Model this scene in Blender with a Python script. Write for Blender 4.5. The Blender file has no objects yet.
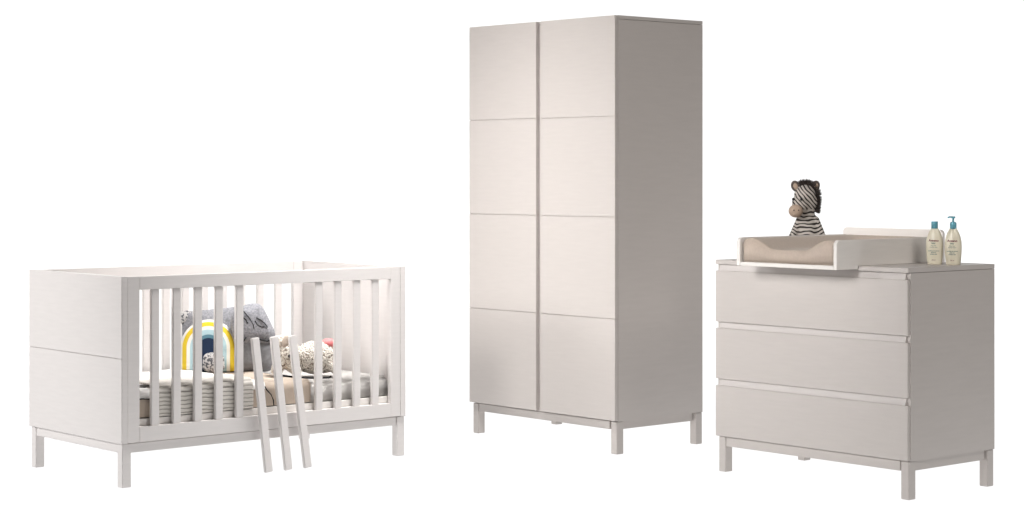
import bpy, bmesh, math, random
from mathutils import Vector, Matrix, noise
random.seed(7)
C = bpy.context.scene.collection
S = bpy.context.scene
# ------------------------------------------------------------------ camera
F_PX, Y0 = 1992.7, 172.4
CAM_H = 1.32
cd = bpy.data.cameras.new("camera")
cam = bpy.data.objects.new("camera", cd); C.objects.link(cam)
cam.location = (0, 0, CAM_H); cam.rotation_euler = (math.radians(90), 0, 0)
cd.sensor_width = 36; cd.lens = F_PX / 1024 * 36
cd.shift_y = -(257.5 - Y0) / 1024
cd.clip_start = 0.1; cd.clip_end = 100
S.camera = cam
# ------------------------------------------------------------------ world (a dim studio)
w = bpy.data.worlds.new("World"); S.world = w; w.use_nodes = True
bg = w.node_tree.nodes["Background"]
bg.inputs[0].default_value = (1.0, 0.985, 0.97, 1); bg.inputs[1].default_value = 0.03
# ------------------------------------------------------------------ lamps
def area(name, loc, target, sx, sy, power, col=(1, 1, 1), spread=180):
    l = bpy.data.lights.new(name, 'AREA'); l.shape = 'RECTANGLE'; l.size = sx; l.size_y = sy
    l.energy = power; l.color = col; l.spread = math.radians(spread)
    o = bpy.data.objects.new(name, l); C.objects.link(o); o.location = loc
    d = Vector(target) - Vector(loc)
    o.rotation_euler = d.to_track_quat('-Z', 'Y').to_euler()
    return o
# unseen lamps, added and aimed to brighten one piece or side each
LAMPS = [
 ("crib_end_fill", (-5.0, 8.0, 2.3), (-1.8, 8.7, 0.6), 1.0, 1.0, 19.5, (1, 0.985, 0.97), 70),
 ("wardrobe_fill", (-2.8, 6.3, 3.4), (-0.15, 9.75, 1.62), 1.0, 1.0, 11.3, (1, 0.975, 0.955), 43),
 ("chest_fill", (-2.2, 4.6, 3.0), (1.1, 8.5, 1.25), 1.7, 1.5, 10.4, (1, 0.98, 0.965), 33),
 ("crib_fill", (-0.35, 8.9, 3.1), (-0.9, 9.15, 0.5), 0.8, 0.8, 31, (1, 0.99, 0.98), 75),
 ("right_fill", (2.9, 6.0, 3.2), (0.8, 9.0, 1.3), 1.8, 1.6, 23, (1, 0.955, 0.905), 120),
]
for l_ in LAMPS: area(*l_)
# added lamps hidden behind floor and backdrop, burning both out to pure white
FX, FY0, FY1, FH = 5.5, 6.8, 13.5, 4.2
LR = 1.17
area("floor_whitening_lamp", (0, (FY0 + FY1) / 2, -1.0), (0, (FY0 + FY1) / 2, 0), 2 * FX + 3, FY1 - FY0 + 3, LR * math.pi * (2 * FX + 3) * (FY1 - FY0 + 3))
area("backdrop_whitening_lamp", (0, FY1 + 1.0, FH / 2), (0, FY1, FH / 2), 2 * FX + 3, FH + 3, LR * math.pi * (2 * FX + 3) * (FH + 3))
S.view_settings.view_transform = 'Standard'; S.view_settings.look = 'None'
S.view_settings.exposure = 0; S.view_settings.gamma = 1

# ------------------------------------------------------------------ materials
def new_mat(name):
    m = bpy.data.materials.new(name); m.use_nodes = True
    nt = m.node_tree; return m, nt, nt.nodes["Principled BSDF"]
def nd(nt, t, **kw):
    n = nt.nodes.new(t)
    for k, v in kw.items(): setattr(n, k, v)
    return n
def tint(nt, b, col, amt, scale, stretch=(1, 1, 1)):
    tc = nd(nt, 'ShaderNodeTexCoord'); mp = nd(nt, 'ShaderNodeMapping'); mp.inputs['Scale'].default_value = stretch
    nz = nd(nt, 'ShaderNodeTexNoise'); nz.inputs['Scale'].default_value = scale; nz.inputs['Detail'].default_value = 5
    nt.links.new(tc.outputs['Object'], mp.inputs[0]); nt.links.new(mp.outputs[0], nz.inputs['Vector'])
    r = nd(nt, 'ShaderNodeValToRGB')
    r.color_ramp.elements[0].position = .3; r.color_ramp.elements[1].position = .7
    r.color_ramp.elements[0].color = tuple(c * (1 - amt) for c in col) + (1,)
    r.color_ramp.elements[1].color = tuple(min(1, c * (1 + amt)) for c in col) + (1,)
    nt.links.new(nz.outputs['Fac'], r.inputs[0]); nt.links.new(r.outputs[0], b.inputs['Base Color'])
    return mp, nz
def bump(nt, b, src, strength, dist):
    bp = nd(nt, 'ShaderNodeBump'); bp.inputs['Strength'].default_value = strength; bp.inputs['Distance'].default_value = dist
    nt.links.new(src, bp.inputs['Height']); nt.links.new(bp.outputs[0], b.inputs['Normal'])
def paint(name, col, rough=.42):
    m, nt, b = new_mat(name)
    mp, nz = tint(nt, b, col, .02, 9, (1, 1, 9))
    b.inputs['Roughness'].default_value = rough; b.inputs['Specular IOR Level'].default_value = .35
    n2 = nd(nt, 'ShaderNodeTexNoise'); n2.inputs['Scale'].default_value = 60; n2.inputs['Detail'].default_value = 4
    nt.links.new(mp.outputs[0], n2.inputs['Vector']); bump(nt, b, n2.outputs['Fac'], .12, .0006)
    return m
def cloth(name, col, amt=.06, scale=40, bs=.4, bd=.002, weave=260):
    m, nt, b = new_mat(name); tint(nt, b, col, amt, scale)
    b.inputs['Roughness'].default_value = .95; b.inputs['Specular IOR Level'].default_value = .15
    b.inputs['Sheen Weight'].default_value = .15
    n2 = nd(nt, 'ShaderNodeTexNoise'); n2.inputs['Scale'].default_value = weave; n2.inputs['Detail'].default_value = 3
    tc = nd(nt, 'ShaderNodeTexCoord'); nt.links.new(tc.outputs['Object'], n2.inputs['Vector'])
    bump(nt, b, n2.outputs['Fac'], bs, bd)
    return m
def plain(name, col, rough=.5, spec=.4):
    m, nt, b = new_mat(name); tint(nt, b, col, .03, 30); b.inputs['Roughness'].default_value = rough
    b.inputs['Specular IOR Level'].default_value = spec; return m
M = {}
M['paint'] = paint('cashmere_paint', (.535, .495, .470))
M['crib_paint'] = paint('off_white_paint', (.73, .695, .68))
M['grip'] = paint('grip_light_tone', (.60, .56, .54))  # lighter tone of the drawer paint
M['edge'] = paint('white_edge', (.80, .765, .73))
M['black'] = plain('black_felt', (.02, .018, .017), .8)
M['white_cloth'] = cloth('white_cotton', (.82, .80, .78), .02)
M['mattress'] = cloth('mattress_ticking', (.50, .48, .46), .04)
M['beige'] = cloth('beige_cotton', (.47, .39, .32), .05, 8)
M['cushion_grey'] = cloth('grey_jersey', (.29, .29, .31), .25, 110, .8, .004)
M['plush_grey'] = cloth('light_grey_plush', (.30, .30, .325), .3, 110, 1, .006)
M['plush_dark'] = cloth('dark_grey_plush', (.20, .20, .21), .15, 60, .6, .003)
M['taupe'] = cloth('taupe_terry', (.50, .415, .35), .05, 120, .6, .002, 400)
M['ear'] = cloth('dark_brown_plush', (.10, .08, .07), .5, 90)
M['pink'] = cloth('coral_wool', (.75, .22, .22), .15, 90)
M['muzzle'] = cloth('beige_plush', (.41, .31, .24), .06, 60)
M['teal'] = plain('teal_plastic', (.12, .34, .42), .35)
M['bottle'] = plain('cream_plastic', (.68, .63, .50), .3)
M['maroon'] = plain('maroon_print', (.18, .03, .05), .6)
M['print'] = plain('green_print', (.12, .20, .18), .6)
M['ribline'] = plain('dark_thread', (.02, .02, .022), .9)

def knit():
    m, nt, b = new_mat('cream_bobble_knit'); b.inputs['Roughness'].default_value = .95
    tc = nd(nt, 'ShaderNodeTexCoord'); v = nd(nt, 'ShaderNodeTexVoronoi'); v.inputs['Scale'].default_value = 125
    nt.links.new(tc.outputs['Object'], v.inputs['Vector'])
    r = nd(nt, 'ShaderNodeValToRGB'); r.color_ramp.elements[0].color = (.70, .65, .58, 1); r.color_ramp.elements[1].color = (.20, .15, .115, 1)
    r.color_ramp.elements[0].position = .50; r.color_ramp.elements[1].position = .88
    nt.links.new(v.outputs['Distance'], r.inputs[0]); nt.links.new(r.outputs[0], b.inputs['Base Color'])
    inv = nd(nt, 'ShaderNodeMath', operation='SUBTRACT'); inv.inputs[0].default_value = 1; nt.links.new(v.outputs['Distance'], inv.inputs[1])
    bump(nt, b, inv.outputs[0], 1, .006); return m
M['knit'] = knit()
def patterned():
    m, nt, b = new_mat('grey_patterned_cotton'); b.inputs['Roughness'].default_value = .9
    tc = nd(nt, 'ShaderNodeTexCoord'); v = nd(nt, 'ShaderNodeTexNoise'); v.inputs['Scale'].default_value = 85; v.inputs['Detail'].default_value = 2
    nt.links.new(tc.outputs['Object'], v.inputs['Vector'])
    r = nd(nt, 'ShaderNodeValToRGB'); r.color_ramp.interpolation = 'CONSTANT'
    r.color_ramp.elements[0].color = (.10, .10, .11, 1); r.color_ramp.elements[1].color = (.50, .48, .47, 1); r.color_ramp.elements[1].position = .47
    nt.links.new(v.outputs['Fac'], r.inputs[0]); nt.links.new(r.outputs[0], b.inputs['Base Color']); return m
M['patterned'] = patterned()
def attr_mat(name, attr, stops, rough=.95, interp='LINEAR', fuzzy=.004):
    m, nt, b = new_mat(name); b.inputs['Roughness'].default_value = rough
    a = nd(nt, 'ShaderNodeAttribute'); a.attribute_name = attr
    r = nd(nt, 'ShaderNodeValToRGB'); r.color_ramp.interpolation = interp
    el = r.color_ramp.elements
    while len(el) < len(stops): el.new(.5)
    for e, (p, c) in zip(el, stops): e.position = p; e.color = tuple(c) + (1,)
    nt.links.new(a.outputs['Fac'], r.inputs[0]); nt.links.new(r.outputs[0], b.inputs['Base Color'])
    nz = nd(nt, 'ShaderNodeTexNoise'); nz.inputs['Scale'].default_value = 160
    bump(nt, b, nz.outputs['Fac'], .6, fuzzy)
    return m
def backlit_sheet():  # translucent sheet, made up so lamps behind it wash out every floor shadow
    m = bpy.data.materials.new('backlit_white_sheet'); m.use_nodes = True; nt = m.node_tree; nt.nodes.clear()
    o = nd(nt, 'ShaderNodeOutputMaterial'); t = nd(nt, 'ShaderNodeBsdfTranslucent')
    nz = nd(nt, 'ShaderNodeTexNoise'); nz.inputs['Scale'].default_value = 2
    r = nd(nt, 'ShaderNodeValToRGB'); r.color_ramp.elements[0].color = (.9, .9, .9, 1); r.color_ramp.elements[1].color = (.92, .92, .92, 1)
    nt.links.new(nz.outputs['Fac'], r.inputs[0]); nt.links.new(r.outputs[0], t.inputs['Color']); nt.links.new(t.outputs[0], o.inputs['Surface']); return m
M['backlit_sheet'] = backlit_sheet()

# ------------------------------------------------------------------ helpers
def empty(name, loc, yaw, label, cat, group=None):
    o = bpy.data.objects.new(name, None); C.objects.link(o); o.location = loc; o.rotation_euler = (0, 0, yaw)
    tag(o, label, cat, group); return o
def tag(o, label, cat, group=None):
    o['label'] = label; o['category'] = cat
    if group: o['group'] = group
    return o
def link(name, bm, mat, parent=None, smooth=False, label=None):
    bmesh.ops.recalc_face_normals(bm, faces=bm.faces)
    me = bpy.data.meshes.new(name); bm.to_mesh(me); bm.free(); me.materials.append(mat)
    if smooth:
        for p in me.polygons: p.use_smooth = True
    o = bpy.data.objects.new(name, me); C.objects.link(o)
    if parent: o.parent = parent
    if label: o['label'] = label
    return o
def box(bm, x0, x1, y0, y1, z0, z1, bev=.0015, seg=2, mat=None):
    b2 = bmesh.new(); bmesh.ops.create_cube(b2, size=1)
    for v in b2.verts:
        v.co = Vector(((x0 + x1) / 2 + v.co.x * (x1 - x0), (y0 + y1) / 2 + v.co.y * (y1 - y0), (z0 + z1) / 2 + v.co.z * (z1 - z0)))
        if mat: v.co = mat @ v.co
    if bev: bmesh.ops.bevel(b2, geom=b2.edges[:], offset=bev, segments=seg, affect='EDGES', clamp_overlap=True)
    t = bpy.data.meshes.new('tmp'); b2.to_mesh(t); b2.free(); bm.from_mesh(t); bpy.data.meshes.remove(t)
def bx(name, mat, parent, *boxes, bev=.0015, label=None):
    bm = bmesh.new()
    for b in boxes: box(bm, *b, bev=bev)
    return link(name, bm, mat, parent, label=label)
def prism(bm, prof, axis, a, b, bev=.0012):
    """prof: list of (p,q); extruded along axis from a to b. axis 'x': (p,q)=(y,z); axis 'y': (x,z); axis 'z': (x,y)"""
    b2 = bmesh.new()
    def mk(p, q, t): return {'x': (t, p, q), 'y': (p, t, q), 'z': (p, q, t)}[axis]
    A = [b2.verts.new(mk(p, q, a)) for p, q in prof]; B = [b2.verts.new(mk(p, q, b)) for p, q in prof]
    n = len(prof); b2.faces.new(A); b2.faces.new(B[::-1])
    for i in range(n): b2.faces.new([A[i], A[(i + 1) % n], B[(i + 1) % n], B[i]])
    bmesh.ops.recalc_face_normals(b2, faces=b2.faces)
    if bev:
        es = [e for e in b2.edges if len(e.link_faces) == 2 and e.calc_face_angle() > .6]
        bmesh.ops.bevel(b2, geom=es, offset=bev, segments=2, affect='EDGES')
    t = bpy.data.meshes.new('tmp'); b2.to_mesh(t); b2.free(); bm.from_mesh(t); bpy.data.meshes.remove(t)
def arc(cx, cy, r, a0, a1, n=8):
    return [(cx + r * math.cos(math.radians(a0 + (a1 - a0) * i / n)), cy + r * math.sin(math.radians(a0 + (a1 - a0) * i / n))) for i in range(n + 1)]
def tube(bm, pts, r, seg=8, r1=None):
    pts = [Vector(p) for p in pts]; rings = []
    for i, p in enumerate(pts):
        d = (pts[min(i + 1, len(pts) - 1)] - pts[max(i - 1, 0)]).normalized()
        up = Vector((0, 0, 1)) if abs(d.z) < .9 else Vector((0, 1, 0))
        a = d.cross(up).normalized(); b = d.cross(a)
        rr = r if r1 is None else r + (r1 - r) * i / (len(pts) - 1)
        rings.append([bm.verts.new(p + a * rr * math.cos(2 * math.pi * k / seg) + b * rr * math.sin(2 * math.pi * k / seg)) for k in range(seg)])
    for i in range(len(rings) - 1):
        for k in range(seg):
            bm.faces.new([rings[i][k], rings[i][(k + 1) % seg], rings[i + 1][(k + 1) % seg], rings[i + 1][k]])
    bm.faces.new(rings[0][::-1]); bm.faces.new(rings[-1])
def ell(bm, c, r, rot=None, seg=24):
    m = Matrix.Translation(Vector(c)) @ (rot.to_4x4() if rot else Matrix.Identity(4)) @ Matrix.Diagonal((*r, 1))
    bmesh.ops.create_uvsphere(bm, u_segments=seg, v_segments=seg // 2 + 2, radius=1, matrix=m)
def limb(bm, a, b, r0, r1, n=7):
    a, b = Vector(a), Vector(b)
    for i in range(n):
        t = i / (n - 1); r = r0 + (r1 - r0) * t; ell(bm, a.lerp(b, t), (r, r, r), seg=14)
def remeshed(bm, voxel, smooth=3):
    """one continuous skin over overlapping volumes"""
    me = bpy.data.meshes.new('t'); bm.to_mesh(me); bm.free()
    o = bpy.data.objects.new('t', me); C.objects.link(o)
    r = o.modifiers.new('r', 'REMESH'); r.mode = 'VOXEL'; r.voxel_size = voxel
    s = o.modifiers.new('s', 'SMOOTH'); s.iterations = smooth; s.factor = .6
    dg = bpy.context.evaluated_depsgraph_get(); dg.update()
    me2 = bpy.data.meshes.new_from_object(o.evaluated_get(dg))
    bpy.data.objects.remove(o); bpy.data.meshes.remove(me)
    b = bmesh.new(); b.from_mesh(me2); bpy.data.meshes.remove(me2); return b
def chaikin(pts, n=3):
    for _ in range(n):
        q = []
        for i in range(len(pts)):
            a, b = pts[i], pts[(i + 1) % len(pts)]
            q += [(a[0] * .75 + b[0] * .25, a[1] * .75 + b[1] * .25), (a[0] * .25 + b[0] * .75, a[1] * .25 + b[1] * .75)]
        pts = q
    return pts
def cushion_bm(outline, thick, cen=None, rings=16, wrinkle=.003, power=2.6, sm=3, off=0.0):
    """outline in (x,z), puffed along y"""
    pts = chaikin(outline, sm); n = len(pts)
    cx, cz = cen or (sum(p[0] for p in pts) / n, sum(p[1] for p in pts) / n)
    bm = bmesh.new()
    def ring(t, s):
        h = thick / 2 * (max(0, 1 - t ** power)) ** .5 * s
        out = []
        for x, z in pts:
            X, Z = cx + (x - cx) * t, cz + (z - cz) * t
            nz = noise.noise(Vector((X * 9 + off, Z * 9, s * 3))) * wrinkle * 2 + noise.noise(Vector((X * 28, Z * 28 + off, s))) * wrinkle * .6
            out.append(bm.verts.new((X, -(h + nz * (1 if t < 1 else 0) * s), Z)))
        return out
    ts = [math.sin(math.pi / 2 * i / rings) for i in range(rings, 0, -1)]
    edge = ring(1, 1)
    def side(s):
        prev = edge
        for t in ts[1:]:
            cur = ring(t, s)
            for i in range(n): bm.faces.new([prev[i], prev[(i + 1) % n], cur[(i + 1) % n], cur[i]])
            prev = cur
        c = bm.verts.new((cx, -thick / 2 * s, cz))
        for i in range(n): bm.faces.new([prev[i], prev[(i + 1) % n], c])
    side(1); side(-1)
    return bm
def lathe_oval(bm, prof, ry, seg=28, cap=True):
    rings = []
    for r, z in prof:
        rings.append([bm.verts.new((r * math.cos(2 * math.pi * k / seg), r * ry * math.sin(2 * math.pi * k / seg), z)) for k in range(seg)])
    for i in range(len(rings) - 1):
        for k in range(seg): bm.faces.new([rings[i][k], rings[i][(k + 1) % seg], rings[i + 1][(k + 1) % seg], rings[i + 1][k]])
    bm.faces.new(rings[0][::-1]); bm.faces.new(rings[-1])

# ------------------------------------------------------------------ setting: one continuous white sweep
R = 1.5
bm = bmesh.new()
a = bm.verts.new((-FX, FY0, 0)); b = bm.verts.new((FX, FY0, 0)); c = bm.verts.new((FX, FY1 - R, 0)); d = bm.verts.new((-FX, FY1 - R, 0))
bm.faces.new([a, b, c, d])
fl = link('floor', bm, M['backlit_sheet']); fl['kind'] = 'structure'
bm = bmesh.new(); prev = None
path = [(FY1 - R + R * math.sin(math.radians(t * 5)), R - R * math.cos(math.radians(t * 5))) for t in range(19)] + [(FY1, FH)]
for y, z in path:
    cur = (bm.verts.new((-FX, y, z)), bm.verts.new((FX, y, z)))
    if prev: bm.faces.new([prev[0], prev[1], cur[1], cur[0]])
    prev = cur
bd = link('backdrop', bm, M['backlit_sheet'], smooth=True); bd['kind'] = 'structure'

# ================================================================== CRIB
CW, CD, CZB, CZT = 1.4955, .8213, .184, .8841
CY = .7109
crib = empty('crib', (-1.6295, 8.3152, 0), CY, 'white slatted baby crib on short square legs with three bars taken out of its front', 'crib')
P = M['crib_paint']
def legs(parent, W, D, zb, mat, su=.04, sv=.044, iu=(.011, .005), iv=(.011, .001)):
    for u in (iu[0], W - iu[1] - su):
        for v in (iv[0], D - iv[1] - sv):
            bx('leg', mat, parent, (u, u + su, v, v + sv, 0, zb - .0015), bev=.002)
def base_rails(parent, W, D, z0, z1, mat, s=.04, i=.011, th=.02):
    e = .003
    bx('base_rail', mat, parent, (i + s, W - i - s, i + e, i + e + th, z0, z1 - .0015))
    bx('base_rail', mat, parent, (i + s, W - i - s, D - i - e - th, D - i - e, z0, z1 - .0015))
    bx('base_rail', mat, parent, (i + e, i + e + th, i + s, D - i - s, z0, z1 - .0015))
    bx('base_rail', mat, parent, (W - i - e - th, W - i - e, i + s, D - i - s, z0, z1 - .0015))
legs(crib, CW, CD, CZB, P, .042, .04, (.008, .001), (.008, .008))
base_rails(crib, CW, CD, .144, CZB, P, i=.008)
T = .029
for u, o0, o1 in ((0, 0, .005), (CW - T, T - .005, T)):
    # an end panel with a fine groove across its outer face
    c0, c1 = (.0045, T) if o0 == 0 else (0, T - .0045)
    bx('end_panel', P, crib, (u + o0, u + o1, 0, CD, CZB, .5388), (u + o0, u + o1, 0, CD, .5408, CZT), (u + c0, u + c1, .0003, CD - .0003, CZB + .0003, CZT - .0003), bev=.0008)
SLU = [.166 + .1055 * k for k in range(12)]
def side_frame(v0, skip):
    th = .026
    bm = bmesh.new(); x0, x1 = T + .001, CW - T - .001
    box(bm, x0, .0875, v0, v0 + th, CZB + .002, CZT - .002); box(bm, 1.411, x1, v0, v0 + th, CZB + .002, CZT - .002)
    box(bm, .0875, 1.411, v0, v0 + th, .826, CZT - .002); box(bm, .0875, 1.411, v0, v0 + th, CZB + .002, .250)
    fr = link('side_frame', bm, P, crib)
    for k, u in enumerate(SLU):
        if k in skip: continue
        bx('slat', P, fr, (u - .0195, u + .0195, v0 + .004, v0 + .022, .249, .827), bev=.003)
    return fr
side_frame(.002, (5, 6, 7)); side_frame(CD - .028, ())
bx('mattress_base', M['edge'], crib, (.035, CW - .035, .05, CD - .05, .235, .258), (.035, CW - .035, .032, .05, .225, .279), (.035, CW - .035, CD - .05, CD - .032, .225, .279))

cribM = Matrix.Translation((-1.6295, 8.3152, 0)) @ Matrix.Rotation(CY, 4, 'Z')
def cp(u, v, z): return cribM @ Vector((u, v, z))
# three loose bars leaning on the front
bars = [((.701, -.046), (.6475, -.019), 'leftmost of the three loose white bars leaning on the crib front'),
        ((.8055, -.046), (.748, -.019), 'middle one of the three loose white bars leaning on the crib front'),
        ((.909, -.046), (.845, -.019), 'rightmost of the three loose white bars leaning on the crib front')]
for (u0, v0), (u1, v1), lab in bars:
    bm = bmesh.new(); zt = .590
    A = cp(u0, v0, 0); B = cp(u1, v1, zt); L = (B - A).length
    box(bm, -.0195, .0195, -.009, .009, 0, L, bev=.003)
    o = link('loose_bar', bm, P)
    zx = (B - A).normalized(); ux = (cribM.to_3x3() @ Vector((1, 0, 0))); ux = (ux - zx * ux.dot(zx)).normalized(); yx = zx.cross(ux)
    mm = Matrix((ux, yx, zx)).transposed().to_4x4(); mm.translation = A + Vector((0, 0, .006)); o.matrix_world = mm
    tag(o, lab, 'crib bar', 'loose bars leaning on the crib')

# mattress
bm = bmesh.new(); box(bm, .045, CW - .045, .053, CD - .053, .2595, .372, bev=.022, seg=5)
mt = link('mattress', bm, M['mattress'], None, True); mt.matrix_world = cribM.copy()
tag(mt, 'pale grey mattress lying inside the crib under the bedding', 'mattress')

M['ribbed'] = attr_mat('ribbed_knit', 'rib', [(0, (.11, .095, .08)), (.35, (.38, .355, .325)), (.75, (.64, .605, .56))], fuzzy=.0012)
def drape(name, mat, u0, u1, v_back, v_front, ztop, zbot, lift, nu=90, wr=.004, rib=None, thick=.006, seed=0, skew=0):
    """a cloth lying on the mattress and hanging over its front edge"""
    path = []; n1 = 46
    for i in range(n1): path.append((v_back + (v_front + .022 - v_back) * i / (n1 - 1), ztop, 0, 1))
    for i in range(1, 9):
        t = math.radians(90 * i / 8); path.append((v_front + .022 - .022 * math.sin(t), ztop - .022 + .022 * math.cos(t), -math.sin(t), math.cos(t)))
    n2 = 90
    for i in range(1, n2 + 1): path.append((v_front, ztop - .022 - (ztop - .022 - zbot) * i / n2, -1, 0))
    bm = bmesh.new(); rows = []; s = 0; last = None; lay = bm.verts.layers.float.new('rib')
    for (v, z, nv, nz_) in path:
        if last: s += math.hypot(v - last[0], z - last[1])
        last = (v, z); row = []
        for k in range(nu + 1):
            u = u0 + (u1 - u0) * k / nu
            uu = u + skew * s
            d = wr * (noise.noise(Vector((u * 5 + seed, s * 5, 0))) + .5 * noise.noise(Vector((u * 16, s * 9 + seed, 1)))) + lift
            rv = abs(math.sin(math.pi * s / rib[0] + .8 * noise.noise(Vector((u * 11, s * 6, 5))) + .35 * noise.noise(Vector((u * 60, s * 30, 2))))) if rib else 1
            if rib: d += rib[1] * rv ** .6
            d = max(d, .0015 if nz_ < .5 else .002)
            dv = d * nv
            if nv < -.5: dv = max(dv, -.012)
            vv = bm.verts.new((uu, v + dv, z + d * nz_)); vv[lay] = rv; row.append(vv)
        rows.append(row)
    for i in range(len(rows) - 1):
        for k in range(nu): bm.faces.new([rows[i][k], rows[i][k + 1], rows[i + 1][k + 1], rows[i + 1][k]])
    bmesh.ops.recalc_face_normals(bm, faces=bm.faces)
    o = link(name, bm, mat, None, True); o.matrix_world = cribM.copy()
    sd = o.modifiers.new('s', 'SOLIDIFY'); sd.thickness = thick; sd.offset = 0
    return o, rows
dv, _ = drape('duvet', M['beige'], .06, .99, .74, .050, .377, .284, .004, wr=.012, seed=3, thick=.004)
tag(dv, 'beige cotton duvet with thin dark piping, hanging over the mattress front', 'duvet')
bm = bmesh.new(); tube(bm, [(.70, .20, .388), (.715, .12, .390), (.728, .07, .388), (.735, .040, .378), (.745, .030, .355), (.765, .028, .335), (.777, .028, .31), (.78, .028, .286)], .0026)
link('piping', bm, M['ribline'], dv, True).matrix_parent_inverse = Matrix()
bm = bmesh.new(); tube(bm, [(.99, .30, .386), (1.04, .21, .3765), (1.09, .165, .3755), (1.15, .13, .3755), (1.19, .17, .3755)], .0045)  # dark tube drawn in as the shadow line under the knitted toy
link('piping', bm, M['ribline'], dv, True).matrix_parent_inverse = Matrix()
ws, _ = drape('bed_sheet', M['white_cloth'], .055, .74, .745, .046, .389, .362, .006, wr=.006, seed=8, thick=.004)
tag(ws, 'white cotton sheet folded over the head of the beige duvet', 'sheet')
bm = bmesh.new(); tube(bm, [(.06, .034, .364), (.12, .030, .363), (.16, .030, .358), (.178, .030, .345), (.182, .030, .30)], .0026)
link('piping', bm, M['ribline'], ws, True)
bm = bmesh.new(); tube(bm, [(.08, .27, .399), (.13, .20, .399), (.19, .13, .399)], .0018)
link('piping', bm, M['ribline'], ws, True)
rb, _ = drape('ribbed_blanket', M['ribbed'], .195, .672, .26, .043, .4, .283, .006, nu=60, wr=.003, rib=(.0175, .0085), seed=5, thick=.005)
tag(rb, 'cream ribbed knitted blanket hanging over the front of the crib mattress', 'blanket')

# --- cushions and toys on the bed: placed by their base point, facing the camera side
def stand(o, u, v, z, yaw, tilt):
    p = cp(u, v, z)
    o.matrix_world = Matrix.Translation(p) @ Matrix.Rotation(yaw, 4, 'Z') @ Matrix.Rotation(tilt, 4, 'X'); return o
ZT = .398
# rainbow cushion (arch)
rw, rh = .134, .245
half = rw
ol = [(-half, 0.0), (-half - .002, .05), (-half, .105)] + [(half * math.cos(math.radians(a)), .112 + half * math.sin(math.radians(a))) for a in range(170, 9, -20)] + [(half, .105), (half + .002, .05), (half, 0.0), (.06, -.002), (0, 0), (-.06, -.002)]
bm = cushion_bm(ol, .085, (0, .11), rings=60, sm=3, wrinkle=.0025, power=5)
lay = bm.verts.layers.float.new('band')
for v in bm.verts:
    x, z = v.co.x, v.co.z - .112
    r = math.hypot(x, z) if z > 0 else abs(x)
    v[lay] = r / .15 if v.co.y < .02 else .97
rc = link('rainbow_cushion', bm, attr_mat('rainbow_print', 'band', [
    (0, (.008, .022, .06)), (.295, (.10, .22, .28)), (.40, (.42, .58, .62)), (.56, (.80, .78, .70)), (.665, (.70, .50, .03)), (.80, (.82, .79, .73))], interp='CONSTANT', fuzzy=.0015), None, True)
stand(rc, .815, .625, ZT - .011, .12, -.13)
tag(rc, 'arched rainbow cushion with yellow, white and blue bands standing on the bed', 'cushion')
# small patterned pouch under the rainbow's arch
bm = cushion_bm([(-.05, 0), (-.052, .045), (-.045, .085), (0, .092), (.045, .083), (.05, .045), (.05, 0)], .034, rings=10, sm=2, wrinkle=.002)
o = link('small_cushion', bm, M['patterned'], None, True); stand(o, .793, .545, ZT - .004, .12, -.12)
tag(o, 'tiny grey and white patterned cushion leaning on the middle of the rainbow', 'cushion')
# grey pillow behind
bm = cushion_bm([(-.165, 0), (-.18, .12), (-.19, .275), (-.15, .272), (0, .285), (.14, .30), (.17, .29), (.165, .14), (.17, 0), (0, -.004)], .10, rings=14, sm=2, wrinkle=.006)
o = link('grey_pillow', bm, M['cushion_grey'], None, True); stand(o, .93, .69, ZT - .006, .25, -.20)
tag(o, 'plain mid grey pillow standing behind the rainbow cushion', 'pillow')
bm = bmesh.new()
pc = cushion_bm([(-.193, .20), (-.194, .278), (-.13, .276), (-.15, .235)], .03, rings=8, sm=1, wrinkle=.001)
q = link('pillow_corner', pc, M['patterned'], o, True, label='black and white patterned corner of the pillow'); q.location = (0, -.012, 0)
# sleeping face plush
bm = cushion_bm([(-.115, .150), (-.13, .22), (-.12, .285), (-.075, .305), (-.05, .318), (-.02, .322), (.012, .318), (.030, .295), (.050, .255), (.068, .215), (.084, .185), (.082, .155), (.070, .130), (.0, .13), (-.07, .13)],
                .13, (-.02, .215), rings=16, sm=2, wrinkle=.004)
root = bpy.data.objects.new('sleeping_plush', None); C.objects.link(root)
tag(root, 'grey plush toy with closed embroidered eyes sitting beside the rainbow cushion', 'plush toy')
p = cp(1.010, .507, ZT - .014); root.matrix_world = Matrix.Translation(p) @ Matrix.Rotation(.1, 4, 'Z')
link('head', bm, M['plush_grey'], root, True)
bm = cushion_bm([(-.10, .0), (-.105, .08), (-.09, .155), (0, .16), (.075, .155), (.085, .10), (.07, .02), (.06, 0), (0, -.002)], .12, rings=12, sm=2, wrinkle=.004)
link('body', bm, M['plush_dark'], root, True, label='darker grey body of the plush').location = (0, .012, 0)
def stitch(pts, r=.0028, name='stitched_line'):
    bm = bmesh.new(); tube(bm, pts, r); return link(name, bm, M['ribline'], root, True)
def front(x, z):   # front surface of the plush head
    return -.060 + 1.1 * ((x + .02) ** 2 + (z - .23) ** 2) * 1.2 - .004
stitch([(x, front(x, z), z) for x, z in [(-.085, .300), (-.06, .285), (-.035, .255), (-.018, .225), (-.014, .205)]])
stitch([(x, front(x, z), z) for x, z in [(-.085, .262), (-.068, .262), (-.052, .248), (-.045, .232)]], .0035, 'closed_eye')
stitch([(x, front(x, z), z) for x, z in [(-.005, .258), (.015, .248), (.035, .232), (.048, .212)]], .0026, 'closed_eye')
stitch([(x, front(x, z), z) for x, z in [(-.010, .245), (.0, .225), (.018, .215), (.034, .215)]], .0024, 'closed_eye')
stitch([(x, -.062, z) for x, z in [(-.082, .146), (-.062, .150), (-.052, .168)]], .0042)
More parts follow.
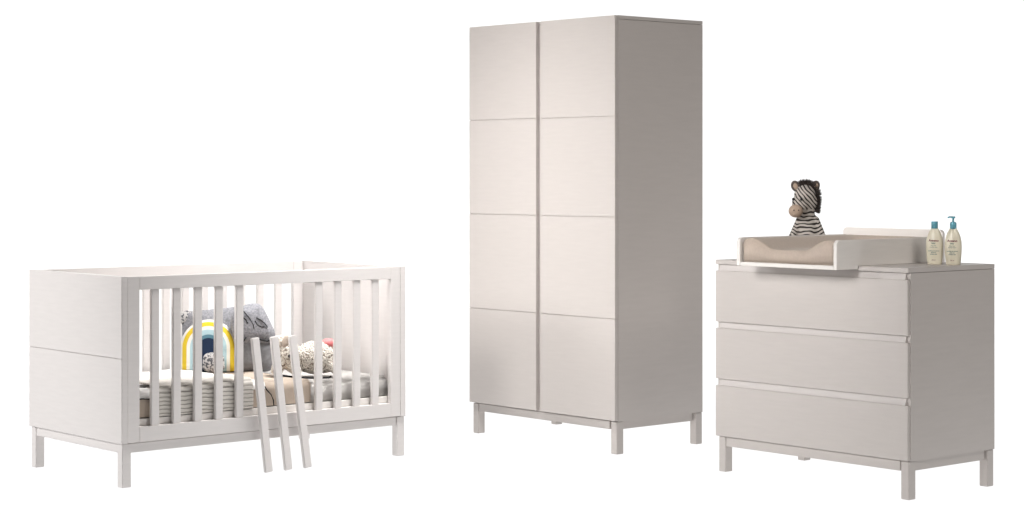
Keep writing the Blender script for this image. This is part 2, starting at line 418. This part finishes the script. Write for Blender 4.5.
stitch([(x, -.060, z) for x, z in [(.0, .162), (.018, .155), (.045, .148), (.062, .152)]], .0042)
# knitted toy
ky = cp(1.085, .235, ZT - .012)
kr = bpy.data.objects.new('knitted_toy', None); C.objects.link(kr)
kr.matrix_world = Matrix.Translation(ky) @ Matrix.Rotation(.35, 4, 'Z')
tag(kr, 'cream bobble knit toy animal lying on the front of the beige duvet', 'plush toy')
bm = bmesh.new()
ell(bm, (.055, 0, .078), (.105, .065, .078)); ell(bm, (.10, .01, .072), (.07, .06, .07))
ell(bm, (-.075, -.01, .095), (.058, .055, .072)); ell(bm, (-.115, -.01, .155), (.035, .032, .034)); ell(bm, (-.09, -.01, .155), (.03, .03, .036))
limb(bm, (-.115, -.02, .08), (-.135, -.03, .025), .03, .028)
limb(bm, (-.07, -.03, .05), (-.05, -.06, .025), .03, .025); limb(bm, (.11, -.03, .05), (.14, -.06, .025), .03, .025)
k = remeshed(bm, .007, 2)
for v in k.verts:
    d = 0
    v.co += v.normal * (.0035 * noise.cell(v.co * 75) if False else .003 * noise.noise(v.co * 70))
link('body', k, M['knit'], kr, True)
bm = bmesh.new(); ell(bm, (-.097, -.046, .160), (.017, .008, .030), Matrix.Rotation(.25, 3, 'Y')); link('ear', bm, M['taupe'], kr, True)
bm = bmesh.new(); ell(bm, (-.084, -.064, .094), (.0075, .006, .0075), seg=12); link('eye', bm, M['black'], kr, True)
bm = bmesh.new(); ell(bm, (.115, -.004, .142), (.034, .03, .022))
for v in bm.verts: v.co += v.normal * .004 * noise.noise(v.co * 90)
link('pompom', bm, M['pink'], kr, True, label='coral pink wool tuft on the back of the toy')

# ================================================================== WARDROBE
WW, WD, WB, WT = 1.061, .5932, .1531, 2.056
WYAW = -.8536
wr = empty('wardrobe', (-.2163, 10.1076, 0), WYAW, 'tall pale greige wardrobe with two grooved doors on a square legged base', 'wardrobe')
P = M['paint']
legs(wr, WW, WD, WB, P, .04, .044, (.014, .002), (.014, .002)); base_rails(wr, WW, WD, .1135, WB, P, i=.0145)
dt = .019
GZ = [1.583, 1.1105, .634]
def door(u0, u1):
    zs = [WB + .004] + GZ[::-1] + [WT - .001]; bs = []
    for i in range(4):
        z0 = zs[i] + (.0011 if i else 0); z1 = zs[i + 1] - (.0011 if i < 3 else 0)
        bs.append((u0, u1, 0, dt, z0, z1))
    bs.append((u0 + .002, u1 - .002, .006, dt - .002, WB + .008, WT - .006))
    return bx('door', P, wr, *bs, bev=.0006)
door(0.0005, .5085); door(.5415, WW - .0005)
bx('side_panel', P, wr, (0, .018, dt + .002, WD, WB, WT - .0185), bev=.001); bx('side_panel', P, wr, (WW - .018, WW, dt + .002, WD, WB, WT - .0185), bev=.001)
bx('top_panel', P, wr, (0, WW, dt + .002, WD, WT - .017, WT), bev=.001)
bx('back_panel', P, wr, (.0185, WW - .0185, WD - .012, WD - .004, WB + .02, WT - .0185), bev=0)
bx('bottom_panel', P, wr, (.0185, WW - .0185, dt + .002, WD - .013, WB, WB + .018), bev=.001)
bx('centre_strip', P, wr, (.49, .56, dt + .003, dt + .021, WB + .0185, WT - .019), bev=.001)

# ================================================================== CHEST OF DRAWERS
DW, DD, DB, DT = 1.0591, .5814, .1554, .9345
DYAW = -.8577
DO = Vector((.8994, 8.8097, 0))
dr = empty('chest_of_drawers', DO, DYAW, 'wide pale greige chest of three handleless drawers on square legs', 'chest of drawers')
chestM = Matrix.Translation(DO) @ Matrix.Rotation(DYAW, 4, 'Z')
legs(dr, DW, DD, DB, P); base_rails(dr, DW, DD, .1135, DB, P, i=.011)
bx('top_panel', P, dr, (-.0005, DW + .0005, 0, DD, .9150, DT), bev=.0015)
bx('side_panel', P, dr, (.001, .019, .0165, DD, DB, .914), bev=.001)
bx('side_panel', P, dr, (DW - .018, DW, .0165, DD, DB, .914), bev=.001)
bx('back_panel', P, dr, (.0225, DW - .0185, DD - .012, DD - .004, DB + .02, .9155), bev=0)
bx('bottom_panel', P, dr, (.0225, DW - .0185, .021, DD - .013, DB, DB + .016), bev=.001)
for z0, z1 in ((DB + .002, .380), (.4105, .6335), (.6615, .8865)):
    bm = bmesh.new()
    prism(bm, [(0, z0), (.0155, z0), (.0155, z1), (0, z1)], 'x', .0005, DW - .0005 - .002, bev=.0015)
    box(bm, .03, DW - .03, .0156, .45, z0 + .02, z1 - .03, bev=.001)
    link('drawer', bm, P, dr)
for z0, z1 in ((.3803, .4085), (.6338, .6595), (.8868, .9135)):
    bm = bmesh.new()      # sloping finger rail between two drawer fronts
    prism(bm, [(.005, z0), (.03, z0 - .003), (.03, z1), (.0125, z1)], 'x', .0195, DW - .0185, bev=0)
    link('grip_rail', bm, M['grip'], dr)

# changing tray on top
tray = bpy.data.objects.new('changing_tray', None); C.objects.link(tray)
tray.matrix_world = chestM @ Matrix.Translation((0, 0, DT + .0005))
tag(tray, 'white changing tray with raised sides and back, overhanging the chest front', 'changing tray')
TU0, TU1, TV0, TV1 = .257, .806, -.14, .578
PT = .017
def side_prof(v0, v1, h, r=.02, rb=.004):
    return [(v0, -.013), (-.004, -.013), (-.004, 0), (v1, 0), (v1, h)] + arc(v0 + r, h - r, r, 90, 180)
for u in (TU0, TU1 - PT):
    bm = bmesh.new(); prism(bm, side_prof(TV0, TV1 - PT - .0005, .1075), 'x', u, u + PT); link('side_panel', bm, M['edge'], tray)
bx('base', M['edge'], tray, (TU0 + PT + .0005, TU1 - PT - .0005, -.004, TV1 - PT - .0005, 0.0005, .0035), (TU0 + PT + .0005, TU1 - PT - .0005, TV0 + .0005, -.0045, -.013, .0035))
bm = bmesh.new(); h = .138
prism(bm, [(TU0, 0), (TU1, 0)] + arc(TU1 - .02, h - .02, .02, 0, 90) + arc(TU0 + .02, h - .02, .02, 90, 180), 'y', TV1 - PT, TV1); link('back_panel', bm, M['edge'], tray)

# changing pad
def pad_h(x):   # x 0..1 across
    b = abs(x - .5) * 2
    t = min(1, max(0, (b - .30) / .52)); t = t * t * (3 - 2 * t)
    e = 0 if b < .9 else (b - .9) / .1
    return .060 + .046 * t - .014 * e * e
bm = bmesh.new(); nu, nv = 60, 40; pu0, pu1, pv0, pv1 = TU0 + PT + .006, TU1 - PT - .006, TV0 + .012, TV1 - PT - .006
zb = .0045; top = []
for j in range(nv + 1):
    row = []
    for i in range(nu + 1):
        x = i / nu; y = j / nv; v = pv0 + (pv1 - pv0) * y
        hh = pad_h(x)
        if y > .9: hh = hh + (.106 - hh) * min(1, (y - .9) / .07)
        hh += .0012 * noise.noise(Vector((x * 9, y * 12, 0)))
        if y < .02: hh -= .004
        row.append(bm.verts.new((pu0 + (pu1 - pu0) * x, v, zb + hh - .008 + .003)))
    top.append(row)
bot = [[bm.verts.new((r.co.x, r.co.y, zb)) for r in row] for row in top]
for j in range(nv):
    for i in range(nu):
        bm.faces.new([top[j][i], top[j][i + 1], top[j + 1][i + 1], top[j + 1][i]]); bm.faces.new([bot[j][i], bot[j + 1][i], bot[j + 1][i + 1], bot[j][i + 1]])
for i in range(nu):
    bm.faces.new([top[0][i], bot[0][i], bot[0][i + 1], top[0][i + 1]]); bm.faces.new([top[nv][i], top[nv][i + 1], bot[nv][i + 1], bot[nv][i]])
for j in range(nv):
    bm.faces.new([top[j][0], top[j + 1][0], bot[j + 1][0], bot[j][0]]); bm.faces.new([top[j][nu], bot[j][nu], bot[j + 1][nu], top[j + 1][nu]])
bmesh.ops.recalc_face_normals(bm, faces=bm.faces)
es = [e for e in bm.edges if len(e.link_faces) == 2 and e.calc_face_angle() > .7]
bmesh.ops.bevel(bm, geom=es, offset=.005, segments=3, affect='EDGES')
pad = link('changing_pad', bm, M['taupe'], None, True); pad.matrix_world = chestM @ Matrix.Translation((0, 0, DT + .0005))
tag(pad, 'taupe towelling changing pad with raised curved sides lying in the white tray', 'changing pad')

# zebra soft toy sitting behind the tray
zb_ = bpy.data.objects.new('zebra_toy', None); C.objects.link(zb_)
zp = chestM @ Vector((.130, .455, DT)); zb_.matrix_world = Matrix.Translation(zp + Vector((.001, 0, 0))) @ Matrix.Diagonal((1.03, 1.03, 1.06, 1))
tag(zb_, 'striped zebra soft toy with beige muzzle sitting behind the changing tray', 'soft toy')
bm = bmesh.new()
ell(bm, (.002, 0, .085), (.064, .055, .088)); ell(bm, (.002, 0, .14), (.046, .042, .05))
limb(bm, (.006, .004, .17), (.004, .0, .215), .034, .034)
ell(bm, (-.006, -.005, .262), (.048, .05, .050)); ell(bm, (.006, 0, .238), (.044, .045, .042)); ell(bm, (-.030, -.03, .230), (.037, .036, .040))
limb(bm, (-.030, -.01, .16), (-.068, -.045, .085), .017, .018); limb(bm, (-.068, -.045, .085), (-.072, -.07, .045), .018, .019)
limb(bm, (.040, -.01, .16), (.068, -.03, .085), .018, .018); limb(bm, (.068, -.03, .085), (.066, -.055, .045), .018, .019)
limb(bm, (-.035, -.02, .035), (-.085, -.07, .028), .028, .024); limb(bm, (.02, -.03, .035), (-.02, -.085, .028), .028, .024)
z = remeshed(bm, .0045, 3)
lay = z.verts.layers.float.new('stripe')
for v in z.verts:
    x, y, zz = v.co; nn = noise.noise(v.co * 34) * 1.6
    if zz > .205:                     # head: stripes sweep down towards the muzzle
        s = math.sin((zz * .75 + x * .85 + abs(y) * .15) * 2 * math.pi / .0150 + nn)
    elif abs(x) > .047 + .1 * max(0, .12 - zz) and zz > .04:     # arms
        s = math.sin((zz * .9 - abs(x) * .6) * 2 * math.pi / .0150 + nn)
    else:
        s = math.sin(zz * 2 * math.pi / .0165 + nn * 1.8)
    v[lay] = s * .5 + .5
link('body', z, attr_mat('zebra_plush', 'stripe', [(0, (.022, .018, .017)), (.34, (.035, .028, .025)), (.52, (.50, .46, .42))]), zb_, True)
bm = bmesh.new(); ell(bm, (-.054, -.058, .200), (.031, .034, .028)); 
link('muzzle', bm, M['muzzle'], zb_, True)
for nx, ny in ((-.066, -.0895), (-.046, -.0905)):
    bm = bmesh.new(); ell(bm, (nx, ny, .204), (.003, .003, .003), seg=10); link('nostril', bm, M['black'], zb_, True)
for ex, ey in ((-.063, -.048), (-.030, -.068)):
    bm = bmesh.new(); ell(bm, (ex, ey, .250), (.006, .006, .0065), seg=12); link('eye', bm, M['black'], zb_, True)
for sx in (-1, 1):
    bm = bmesh.new(); cx = -.003 + sx * .043
    ell(bm, (cx, 0, .305), (.020, .010, .025), Matrix.Rotation(sx * .45, 3, 'Y'))
    o = link('ear', bm, M['ear'], zb_, True)
    bm = bmesh.new(); ell(bm, (cx + sx * .001, -.008, .304), (.010, .004, .014), Matrix.Rotation(sx * .45, 3, 'Y')); link('ear_lining', bm, M['muzzle'], o, True)
# mane: many short tufts from forehead over the crown and down the neck
bm = bmesh.new(); rnd = random.Random(3)
for i in range(900):
    t = rnd.random()
    a = math.radians(-35 + 185 * t) if t < .6 else None
    if t < .62:
        ang = math.radians(115 - 130 * (t / .62)); cx, cz = -.004, .262
        px = cx + .045 * math.cos(ang); pz = cz + .047 * math.sin(ang); d = Vector((math.cos(ang), 0, math.sin(ang)))
        wdt = .020
    else:
        k2 = (t - .62) / .38; px = .042 - .006 * k2; pz = .252 - .055 * k2; d = Vector((1, 0, -.15)); wdt = .014
    p0 = Vector((px, rnd.uniform(-wdt, wdt) + .004, pz)); dd = (d + Vector((rnd.uniform(-.35, .35), rnd.uniform(-.5, .5), rnd.uniform(-.3, .3)))).normalized()
    tube(bm, [p0 - dd * .004, p0 + dd * rnd.uniform(.016, .030)], .0022, 4, .0006)
link('mane', bm, cloth('mane_wool', (.035, .026, .022), .5, 120), zb_, True)

# ------------------------------------------------------------------ toiletry bottles
def text_mesh(txt, size, bold=0.0):
    c = bpy.data.curves.new('t', 'FONT'); c.body = txt; c.size = size; c.align_x = 'CENTER'; c.offset = bold; c.resolution_u = 3
    o = bpy.data.objects.new('t', c); C.objects.link(o); dg = bpy.context.evaluated_depsgraph_get(); dg.update()
    me = bpy.data.meshes.new_from_object(o.evaluated_get(dg)); bpy.data.objects.remove(o); bpy.data.curves.remove(c)
    return me
BP = [(.0255, 0), (.0285, .003), (.0305, .02), (.033, .05), (.0335, .07), (.0325, .09), (.029, .108), (.0235, .124), (.018, .134), (.014, .1405), (.0125, .1425)]
RY = .62
def b_r(z):
    for (r0, z0), (r1, z1) in zip(BP, BP[1:]):
        if z0 <= z <= z1: return r0 + (r1 - r0) * (z - z0) / (z1 - z0)
    return BP[-1][0]
def wrap(me, z0, x0=0):
    for v in me.vertices:
        x, zz = v.co.x + x0, v.co.y + z0; r = b_r(zz); x = max(-r * .95, min(r * .95, x))
        v.co = (x, -RY * math.sqrt(max(0, r * r - x * x)) - .0006, zz)
def bottle(name, u, v, yaw, label, pump, rot):
    root = bpy.data.objects.new(name, None); C.objects.link(root)
    root.matrix_world = Matrix.Translation(chestM @ Vector((u, v, DT))) @ Matrix.Rotation(yaw, 4, 'Z') @ Matrix.Scale(1.07, 4); tag(root, label, 'bottle')
    pr = []
    for i in range(len(BP) - 1):
        for k in range(3):
            t = k / 3; pr.append((BP[i][0] * (1 - t) + BP[i + 1][0] * t, BP[i][1] * (1 - t) + BP[i + 1][1] * t))
    pr.append(BP[-1]); bm = bmesh.new(); lathe_oval(bm, pr, RY); bd_ = link('body', bm, M['bottle'], root, True)
    bm = bmesh.new(); lathe_oval(bm, [(.0115, .1405), (.0130, .1415), (.0130, .166), (.0120, .1685)] if not pump else [(.0115, .1405), (.0130, .1415), (.0130, .160), (.0115, .1655), (.006, .168)], 1); cp_ = link('cap', bm, M['teal'], root, True)
    if pump:
        bm = bmesh.new(); tube(bm, [(0, 0, .167), (0, 0, .182)], .004, 10); link('pump_stem', bm, M['teal'], root, True)
        bm = bmesh.new(); lathe_oval(bm, [(.0075, .1815), (.0085, .183), (.0085, .1875), (.007, .189)], 1, 16)
        tube(bm, [(0, 0, .186), (-.014, -.0, .1865), (-.021, 0, .1835)], .0032, 8); link('pump_head', bm, M['teal'], root, True)
    def decal(txt, size, z, mat, bold=0, x=0, nm='lettering'):
        me = text_mesh(txt, size, bold); wrap(me, z, x); me.materials.clear(); me.materials.append(mat)
        o = bpy.data.objects.new(nm, me); C.objects.link(o); o.parent = bd_; return o
    decal('Aveeno', .0125, .090, M['maroon'], .00035); decal('baby', .008, .081, M['print'], .0002)
    decal('daily hair', .0062, .072, M['print']); decal('& body wash' if not pump else '& body lotion', .0058, .066, M['print'])
    for i, t in enumerate(('soothing oat extract', 'gentle for', 'sensitive skin')): decal(t, .0052, .052 - .0065 * i, M['print'], .0002)
    decal('300 ml' if not pump else '532 ml', .0055, .016, M['maroon'], .0001)
bottle('lotion_bottle', .915, .362, -.42, 'cream bottle with teal screw cap, standing on the chest nearest the tray', False, 0)
bottle('pump_bottle', .992, .386, -.42, 'cream bottle with teal pump top, standing at the outer edge of the chest', True, 0)
